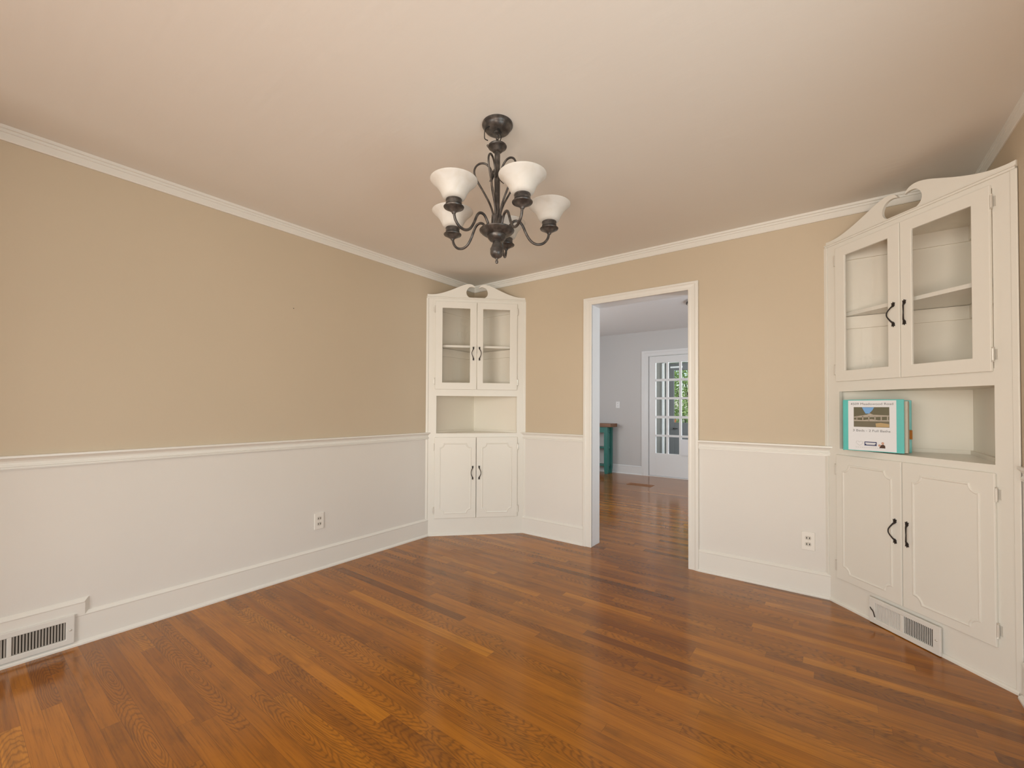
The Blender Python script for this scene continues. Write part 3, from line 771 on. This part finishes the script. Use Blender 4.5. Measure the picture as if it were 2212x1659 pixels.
cupL = cupboard('white corner cupboard with empty open niche, in the far corner left of the doorway', (0, -CA, 0), PI / 4, 0.574, 0.0)
cupR = cupboard('white corner cupboard right of the doorway with a teal binder in its niche', (W - CA, 0, 0), -PI / 4, 0.536, -0.001)


# ------------------------------------------------------------------ wall registers
def register(root, half, z0, z1, gh, gz0, gz1, nfin, fin_mat, tilt=0.0, open_half=None, fw_=0.2):
    """louvred register face in local x-z, facing -y"""
    b = B()
    y0 = -0.012
    b.ring_frame((-half, half, z0, z1), (-gh, gh, gz0, gz1), y0, 0); b.box(-0.008, 0.008, y0 + 0.0005, -0.001, gz0 - 0.001, gz1 + 0.001)
    b.build('frame', M['register'], root, bevel=0.003)
    b = B(); b.box(-gh, gh, -0.0015, -0.0005, gz0, gz1); b.build('duct_shade_sheet', M['duct_shade'], root)  # flat dark sheet behind the fins, duct shade put into its colour
    for s in (-1, 1):
        b = B()
        x0, x1 = (-gh, -0.008) if s < 0 else (0.008, gh)
        p = (x1 - x0) / nfin
        for k in range(nfin):
            x = x0 + p * (k + 0.5)
            closed = (open_half is not None and s != open_half)
            wd = p * (0.36 if closed else fw_)
            mt = Matrix.Translation((x, -0.006, 0)) @ Matrix.Rotation(tilt, 4, 'Z')
            b.box(-wd, wd, 0.001, 0.0035, gz0, gz1, mt)
        b.build('grille', fin_mat, root)
    for s in (-1, 1):
        b = B(); b.lathe([(0.0055, 0.0), (0.005, 0.002), (0.002, 0.003), (0.0, 0.003)], 12)
        for v in b.bm.verts: v.co = Vector((v.co.x + s * (gh + half) / 2, -0.012 - v.co.z, v.co.y + (gz0 + gz1) / 2))
        b.build('screw', M['hinge'], root, smooth=True)


rg = thing('wall_register', 'white louvred register in the kick board of the right cupboard', 'register', (0, 0, 0), -PI / 4, 'wall registers')
uc = 0.462
rg.location = (W - CA + uc / S2, -uc / S2, 0.0)
rg.location += Vector((-1, -1, 0)) / S2 * 0.0135
register(rg, 0.176, 0.003, 0.140, 0.143, 0.030, 0.115, 17, M['register'], 0.0, 1, 0.17)
b = B(); b.tube(smoothpath([(-0.166, -0.014, 0.083), (-0.156, -0.019, 0.078), (-0.146, -0.022, 0.075), (-0.139, -0.022, 0.062), (-0.137, -0.018, 0.042)], 4), 0.0024, 6); b.build('lever', M['pull'], rg, smooth=True)

# boxed surround on the left baseboard and its register
b = B()
sur = [(0, 0.140), (0.0150, 0.140), (0.0165, 0.146), (0.0165, 0.202), (0.019, 0.205), (0.019, 0.208), (0.009, 0.219), (0.004, 0.224), (0, 0.224)]
b.run((0, -3.392), (0, -2.864), (1, 0), sur, 0, -1.1)
struct(b.build('trim_12', M['trim']), 'stepped-up piece of white baseboard holding the left register', 'register surround')
rl = thing('wall_register', 'grey-finned louvred register low on the left wall at the photo edge', 'register', (0.0145, -3.127, 0.0), PI / 2, 'wall registers')
register(rl, 0.209, 0.022, 0.158, 0.178, 0.047, 0.131, 17, M['registerL'], 0.0, None, 0.30)


# ------------------------------------------------------------------ outlets
def outlet(label, loc, rz):
    root = thing('wall_outlet', label, 'outlet', loc, rz, 'wall outlets')
    b = B(); b.box(-0.0355, 0.0355, -0.007, 0, -0.058, 0.058); b.build('plate', M['plate'], root, bevel=0.0025)
    for s in (1, -1):
        b = B()
        b.prism([(0.017 * math.cos(a_ * PI / 12) , -0.0078, s * 0.0195 + max(-0.0125, min(0.0125, 0.017 * math.sin(a_ * PI / 12)))) for a_ in range(24)], (0, 0.0018, 0))
        r = b.build('receptacle', M['socket'], root)
        b = B()
        for q in (-1, 1): b.box(q * 0.0075 - 0.0022, q * 0.0075 + 0.0022, -0.0083, -0.0077, s * 0.0195 - 0.0055, s * 0.0195 + 0.0055)
        b.build('slot', M['slot'], r)
    b = B(); b.lathe([(0.003, 0), (0.0028, 0.001), (0, 0.0013)], 10)
    for v in b.bm.verts: v.co = Vector((v.co.x, -0.006 - v.co.z, v.co.y))
    b.build('screw', M['hinge'], root)
    return root


outlet('cream outlet on the white lower half of the left wall', (0, -1.668, 0.350), PI / 2)
outlet('cream outlet on the white wall between doorway and right cupboard', (2.857, 0, 0.337), 0)
b = B(); b.tube([(0, 0, 0), (0.004, 0, -0.001)], [0.0022, 0.0028], 8)
nl = tag(b.build('wall_nail', M['pull']), 'tiny nail left in the tan upper part of the left wall', 'nail'); nl.location = (0.0, -1.87, 1.857)

# ------------------------------------------------------------------ binder in the right niche
bz = 0.9385
bi = thing('ring_binder', 'teal ring binder standing half open in the niche of the right cupboard', 'binder', (3.037, -0.19, bz))
fa = math.atan2(-0.085, 0.253); fl = 0.267
Rf = Matrix.Rotation(fa, 4, 'Z')
bh = 0.292
b = B(); b.box(0, fl, -0.004, 0.0, 0.004, bh, Rf); b.build('front_cover', M['binder'], bi, bevel=0.0015)
Bk = Matrix.Translation((0.006, 0.050, 0))
b = B(); b.box(0, 0.290, 0, 0.004, 0, bh - 0.004, Bk); b.build('back_cover', M['binder'], bi, bevel=0.0015)
b = B(); b.prism([(-0.002, -0.003, 0.002), (0.002, 0.0, 0.002), (0.009, 0.052, 0.002), (0.005, 0.054, 0.002), (-0.004, 0.026, 0.002)], (0, 0, bh - 0.004)); b.build('spine', M['binder'], bi)
b = B()
b.prism([(0.014, 0.012, 0.006), (0.268, -0.070, 0.006), (0.274, -0.052, 0.006), (0.014, 0.024, 0.006)], (0, 0, 0.276))
b.prism([(0.016, 0.030, 0.006), (0.284, 0.030, 0.006), (0.284, 0.048, 0.006), (0.016, 0.048, 0.006)], (0, 0, 0.276))
b.build('pages', M['pages'], bi)
b = B(); b.box(0.2845, 0.2965, 0.030, 0.047, 0.075, 0.125); b.build('orange_tab', M['orange'], bi)
# cover sheet
pg0, pg1 = 0.024, 0.236
b = B(); b.box(pg0, pg1, -0.0052, -0.0042, 0.008, 0.287, Rf)
sheet = b.build('cover_sheet', M['paper'], bi); sheet['label'] = 'white printed cover sheet'


def onsheet(b, u0, u1, z0, z1, lay=0):
    b.box(u0, u1, -0.0056 - 0.0002 * lay, -0.0052, z0, z1, Rf)


def onpoly(b, pts, lay=0):
    b.prism([Rf @ Vector((u, -0.0056 - 0.0002 * lay, z)) for u, z in pts], Rf @ Vector((0, 0.0004, 0)))


# printed photograph of a low house: trees, blue sky, porch posts, driveway, straw
pu0, pu1, pz0, pz1 = 0.050, 0.207, 0.139, 0.250
b = B(); onsheet(b, pu0, pu1, pz0, pz1, 0); b.build('printed_photo', M['treeink'], bi)
b = B(); onpoly(b, [(0.088, 0.249), (0.142, 0.249), (0.134, 0.232), (0.120, 0.214), (0.104, 0.214), (0.096, 0.230)], 1); b.build('printed_sky', M['skyink'], bi)
b = B(); onpoly(b, [(0.051, 0.196), (0.110, 0.208), (0.124, 0.216), (0.138, 0.208), (0.206, 0.205), (0.206, 0.199), (0.051, 0.190)], 1)
for k in range(6): onsheet(b, 0.062 + k * 0.027, 0.067 + k * 0.027, 0.176, 0.200, 1)
onpoly(b, [(0.051, 0.170), (0.206, 0.172), (0.206, 0.180), (0.160, 0.178), (0.130, 0.184), (0.09, 0.177), (0.051, 0.180)], 1)
b.build('printed_house', M['houseink'], bi)
b = B(); onpoly(b, [(0.051, 0.140), (0.206, 0.140), (0.206, 0.168), (0.10, 0.168), (0.051, 0.164)], 1); b.build('printed_driveway', M['lawnink'], bi)
b = B(); onpoly(b, [(0.150, 0.141), (0.206, 0.141), (0.206, 0.158), (0.170, 0.164), (0.148, 0.160)], 2); b.build('printed_straw', M['sandink'], bi)


def words(body, u, z, size, width, mat, name='lettering'):
    cu = bpy.data.curves.new(name, 'FONT'); cu.body = body; cu.size = size; cu.align_x = 'CENTER'; cu.extrude = 0.0001
    tmp = bpy.data.objects.new(name, cu); COL.objects.link(tmp)
    bpy.context.view_layer.update()
    me = bpy.data.meshes.new_from_object(tmp.evaluated_get(bpy.context.evaluated_depsgraph_get()))
    COL.objects.unlink(tmp); bpy.data.objects.remove(tmp)
    xs = [v.co.x for v in me.vertices]; k = width / (max(xs) - min(xs))
    for v in me.vertices:
        v.co = Rf @ Vector((u + v.co.x * k, -0.0057 - v.co.z, z + v.co.y))
    me.materials.append(mat)
    o = bpy.data.objects.new(name, me); COL.objects.link(o); o.parent = bi
    return o


words('4509 Meadowood Road', 0.130, 0.262, 0.018, 0.188, M['ink'])
words('3 Beds - 2 Full Baths', 0.128, 0.113, 0.018, 0.165, M['ink'])
b = B(); onsheet(b, 0.098, 0.152, 0.036, 0.058, 0); b.build('printed_badge', M['navy'], bi)
b = B(); onsheet(b, 0.102, 0.148, 0.046, 0.053, 1); onsheet(b, 0.106, 0.144, 0.041, 0.045, 1); b.build('badge_lettering', M['paper'], bi)
b = B()
hp = [(0.062, 0.058), (0.070, 0.060), (0.076, 0.053), (0.082, 0.060), (0.090, 0.057), (0.091, 0.048), (0.076, 0.034), (0.061, 0.048)]
for i in range(len(hp)):
    (a0, a1), (c0, c1) = hp[i], hp[(i + 1) % len(hp)]
    d = Vector((c0 - a0, c1 - a1)).normalized() * 0.0006; nx, nz_ = -d.y, d.x
    onpoly(b, [(a0 - nx, a1 - nz_), (c0 - nx, c1 - nz_), (c0 + nx, c1 + nz_), (a0 + nx, a1 + nz_)], 0)
for k in range(14): onsheet(b, 0.058 + 0.0095 * k, 0.0645 + 0.0095 * k, 0.024, 0.0258, 0)
b.build('printed_outline', M['inkfaint'], bi)
b = B(); onpoly(b, [(0.163, 0.026), (0.189, 0.026), (0.188, 0.040), (0.180, 0.046), (0.170, 0.042)], 0); b.build('printed_jackets', M['hairink'], bi)
b = B()
for (cu_, cz_, r_) in ((0.164, 0.040, 0.0055), (0.178, 0.052, 0.0062)): onpoly(b, [(cu_ + r_ * math.cos(k * PI / 6), cz_ + 1.2 * r_ * math.sin(k * PI / 6)) for k in range(12)], 1)
b.build('printed_faces', M['skinink'], bi)

# ------------------------------------------------------------------ chandelier
CX, CY = 1.803, -1.866
ch = thing('chandelier', 'dark bronze five-arm chandelier with alabaster glass shades, hanging from the ceiling', 'chandelier', (CX, CY, H))
dz = -H
b = B(); b.lathe([(0.0, 2.433 + dz), (0.067, 2.433 + dz), (0.0685, 2.429 + dz), (0.0675, 2.423 + dz), (0.0625, 2.419 + dz), (0.0605, 2.414 + dz), (0.054, 2.404 + dz), (0.044, 2.397 + dz), (0.030, 2.393 + dz), (0.0205, 2.392 + dz), (0.020, 2.388 + dz), (0.012, 2.386 + dz), (0.0, 2.386 + dz)], 48)
b.build('canopy', M['bronze'], ch, smooth=True, auto=40)
b = B()
def ring(b, c, rx, rz, r, ax):
    pts = [Vector((c[0] + (rx * math.cos(a) if ax == 0 else 0), c[1] + (rx * math.cos(a) if ax else 0), c[2] + rz * math.sin(a))) for a in [2 * PI * k / 20 for k in range(20)]]
    rings = []
    for i, p in enumerate(pts):
        t = (pts[(i + 1) % 20] - pts[i - 1]).normalized(); e = Vector((0, 1, 0)) if ax == 0 else Vector((1, 0, 0)); f = t.cross(e)
        rings.append([p + r * (math.cos(2 * PI * k / 8) * e + math.sin(2 * PI * k / 8) * f) for k in range(8)])
    rings.append(rings[0]); b.loft(rings, False)
ring(b, (0, 0, 2.371 + dz), 0.006, 0.013, 0.0022, 0); ring(b, (0, 0, 2.352 + dz), 0.006, 0.013, 0.0022, 1)
# slack links lying on the cap
ring(b, (-0.026, -0.012, 2.343 + dz), 0.010, 0.005, 0.0018, 0); ring(b, (-0.040, -0.014, 2.341 + dz), 0.010, 0.005, 0.0018, 1); ring(b, (-0.014, -0.012, 2.346 + dz), 0.009, 0.006, 0.0018, 0)
b.build('chain', M['bronze'], ch, smooth=True)
b = B(); rvx, rvy = math.cos(yaw), math.sin(yaw)
cord = [(-0.040, 2.3385), (-0.0525, 2.345), (-0.055, 2.356), (-0.054, 2.378), (-0.046, 2.395), (-0.028, 2.401), (0.0, 2.396), (0.014, 2.380), (0.0165, 2.362), (0.010, 2.345)]
b.tube(smoothpath([(x * rvx + 0.034 * rvy, x * rvy - 0.034 * rvx, z + dz) if i < 7 else (x * rvx + 0.014 * rvy, x * rvy - 0.014 * rvx, z + dz) for i, (x, z) in enumerate(cord)], 5), 0.0021, 6); b.build('cord', M['slot'], ch, smooth=True)
b = B(); b.lathe([(0.0, 2.343 + dz), (0.010, 2.343 + dz), (0.018, 2.339 + dz), (0.040, 2.336 + dz), (0.042, 2.332 + dz), (0.0405, 2.328 + dz), (0.034, 2.3245 + dz), (0.028, 2.319 + dz), (0.022, 2.311 + dz), (0.016, 2.306 + dz), (0.0, 2.306 + dz)], 40); b.build('cap', M['bronze'], ch, smooth=True, auto=40)
b = B(); b.lathe([(0.0125, 2.308 + dz), (0.0125, 1.962 + dz)], 24); b.build('stem', M['bronze'], ch, smooth=True, auto=40)
b = B()   # twisted rope collar
rings = []
for k in range(13):
    z = 2.024 - 0.066 * k / 12
    rings.append([((0.0225 + 0.0028 * math.cos(9 * (2 * PI * j / 72) + k * 0.62)) * math.cos(2 * PI * j / 72), (0.0225 + 0.0028 * math.cos(9 * (2 * PI * j / 72) + k * 0.62)) * math.sin(2 * PI * j / 72), z + dz) for j in range(72)])
b.loft(rings); b.build('rope_collar', M['bronze'], ch, smooth=True, auto=50)
b = B(); b.lathe([(0.0, 1.960 + dz), (0.060, 1.961 + dz), (0.0745, 1.961 + dz), (0.0775, 1.958 + dz), (0.0765, 1.955 + dz), (0.0725, 1.952 + dz), (0.0685, 1.947 + dz), (0.060, 1.941 + dz), (0.050, 1.936 + dz), (0.0425, 1.935 + dz), (0.0425, 1.931 + dz), (0.0395, 1.923 + dz), (0.031, 1.913 + dz), (0.020, 1.907 + dz), (0.0, 1.906 + dz)], 48); b.build('bowl', M['bronze'], ch, smooth=True, auto=40)
b = B(); b.lathe([(0.0, 1.907 + dz), (0.017, 1.906 + dz), (0.0215, 1.893 + dz), (0.0255, 1.882 + dz), (0.0285, 1.878 + dz), (0.0295, 1.873 + dz), (0.0285, 1.868 + dz), (0.0295, 1.862 + dz), (0.028, 1.852 + dz), (0.022, 1.842 + dz), (0.012, 1.836 + dz), (0.006, 1.833 + dz), (0.0045, 1.828 + dz), (0.0065, 1.822 + dz), (0.007, 1.818 + dz), (0.005, 1.812 + dz), (0.0, 1.810 + dz)], 32); b.build('finial', M['bronze'], ch, smooth=True, auto=40)
# one arm with its cup and shade, then four copies
RC = 0.237
b = B()
path = smoothpath([(0.046, 0, 1.954), (0.055, 0, 1.978), (0.074, 0, 2.003), (0.096, 0, 2.006), (0.114, 0, 1.990), (0.134, 0, 1.948), (0.154, 0, 1.920), (0.180, 0, 1.908), (0.209, 0, 1.914), (0.230, 0, 1.937), (0.237, 0, 1.968)], 6)
b.tube([(p.x, 0, p.z + dz) for p in path], 0.0058, 10)
arm = b.build('arm', M['bronze'], ch, smooth=True)
b = B(); b.lathe([(r, z + dz) for r, z in [(0.0, 1.957), (0.008, 1.957), (0.011, 1.964), (0.022, 1.97), (0.028, 1.976), (0.04, 1.98), (0.0415, 1.983), (0.039, 1.9855), (0.031, 1.987), (0.0305, 1.992), (0.0325, 1.994), (0.0325, 1.999), (0.0305, 2.001), (0.0305, 2.006), (0.0325, 2.008), (0.0325, 2.013), (0.029, 2.015), (0.0, 2.015)]], 36, (RC, 0)); b.build('cup', M['bronze'], arm, smooth=True, auto=40)
b = B()
so = [(0.030, 2.0135), (0.0375, 2.0155), (0.0440, 2.0195), (0.0480, 2.027), (0.0518, 2.036), (0.0567, 2.046), (0.0632, 2.0565), (0.0715, 2.067), (0.0810, 2.0765), (0.0890, 2.0838), (0.0942, 2.0890)]
si = [(0.0952, 2.0910), (0.0923, 2.0912), (0.0868, 2.0864), (0.0788, 2.0792), (0.0693, 2.0697), (0.0609, 2.0592), (0.0543, 2.048), (0.0494, 2.038), (0.0456, 2.0285), (0.0418, 2.022), (0.036, 2.0185), (0.027, 2.016)]
b.lathe([(r, z + dz) for r, z in so + si], 48, (RC, 0), caps=False); b.build('glass_shade', M['shade'], arm, smooth=True)
b = B()
sp_ = smoothpath([(0.015, 0, 2.015), (0.021, 0, 2.045), (0.036, 0, 2.085), (0.066, 0, 2.140), (0.092, 0, 2.185), (0.102, 0, 2.218), (0.095, 0, 2.243), (0.076, 0, 2.257), (0.053, 0, 2.256), (0.033, 0, 2.238), (0.022, 0, 2.212), (0.023, 0, 2.192), (0.035, 0, 2.177)], 6)
n_ = len(sp_); b.tube([(p.x, 0, p.z + dz) for p in sp_], [0.0045 if i < n_ - 14 else 0.0045 * (1 + 0.5 * math.sin((i - n_ + 14) / 13 * PI)) * (1 if i < n_ - 5 else (n_ - i) / 6) + 0.0004 for i in range(n_)], 8)
scroll = b.build('scroll', M['bronze'], ch, smooth=True)
for k in range(5):
    th = math.radians(80.9 - 72 * k) + yaw
    o = arm if k == 0 else copy_tree(arm, ch)
    o.rotation_euler = (0, 0, th)
    o = scroll if k == 0 else copy_tree(scroll, ch)
    o.rotation_euler = (0, 0, th + math.radians(26))
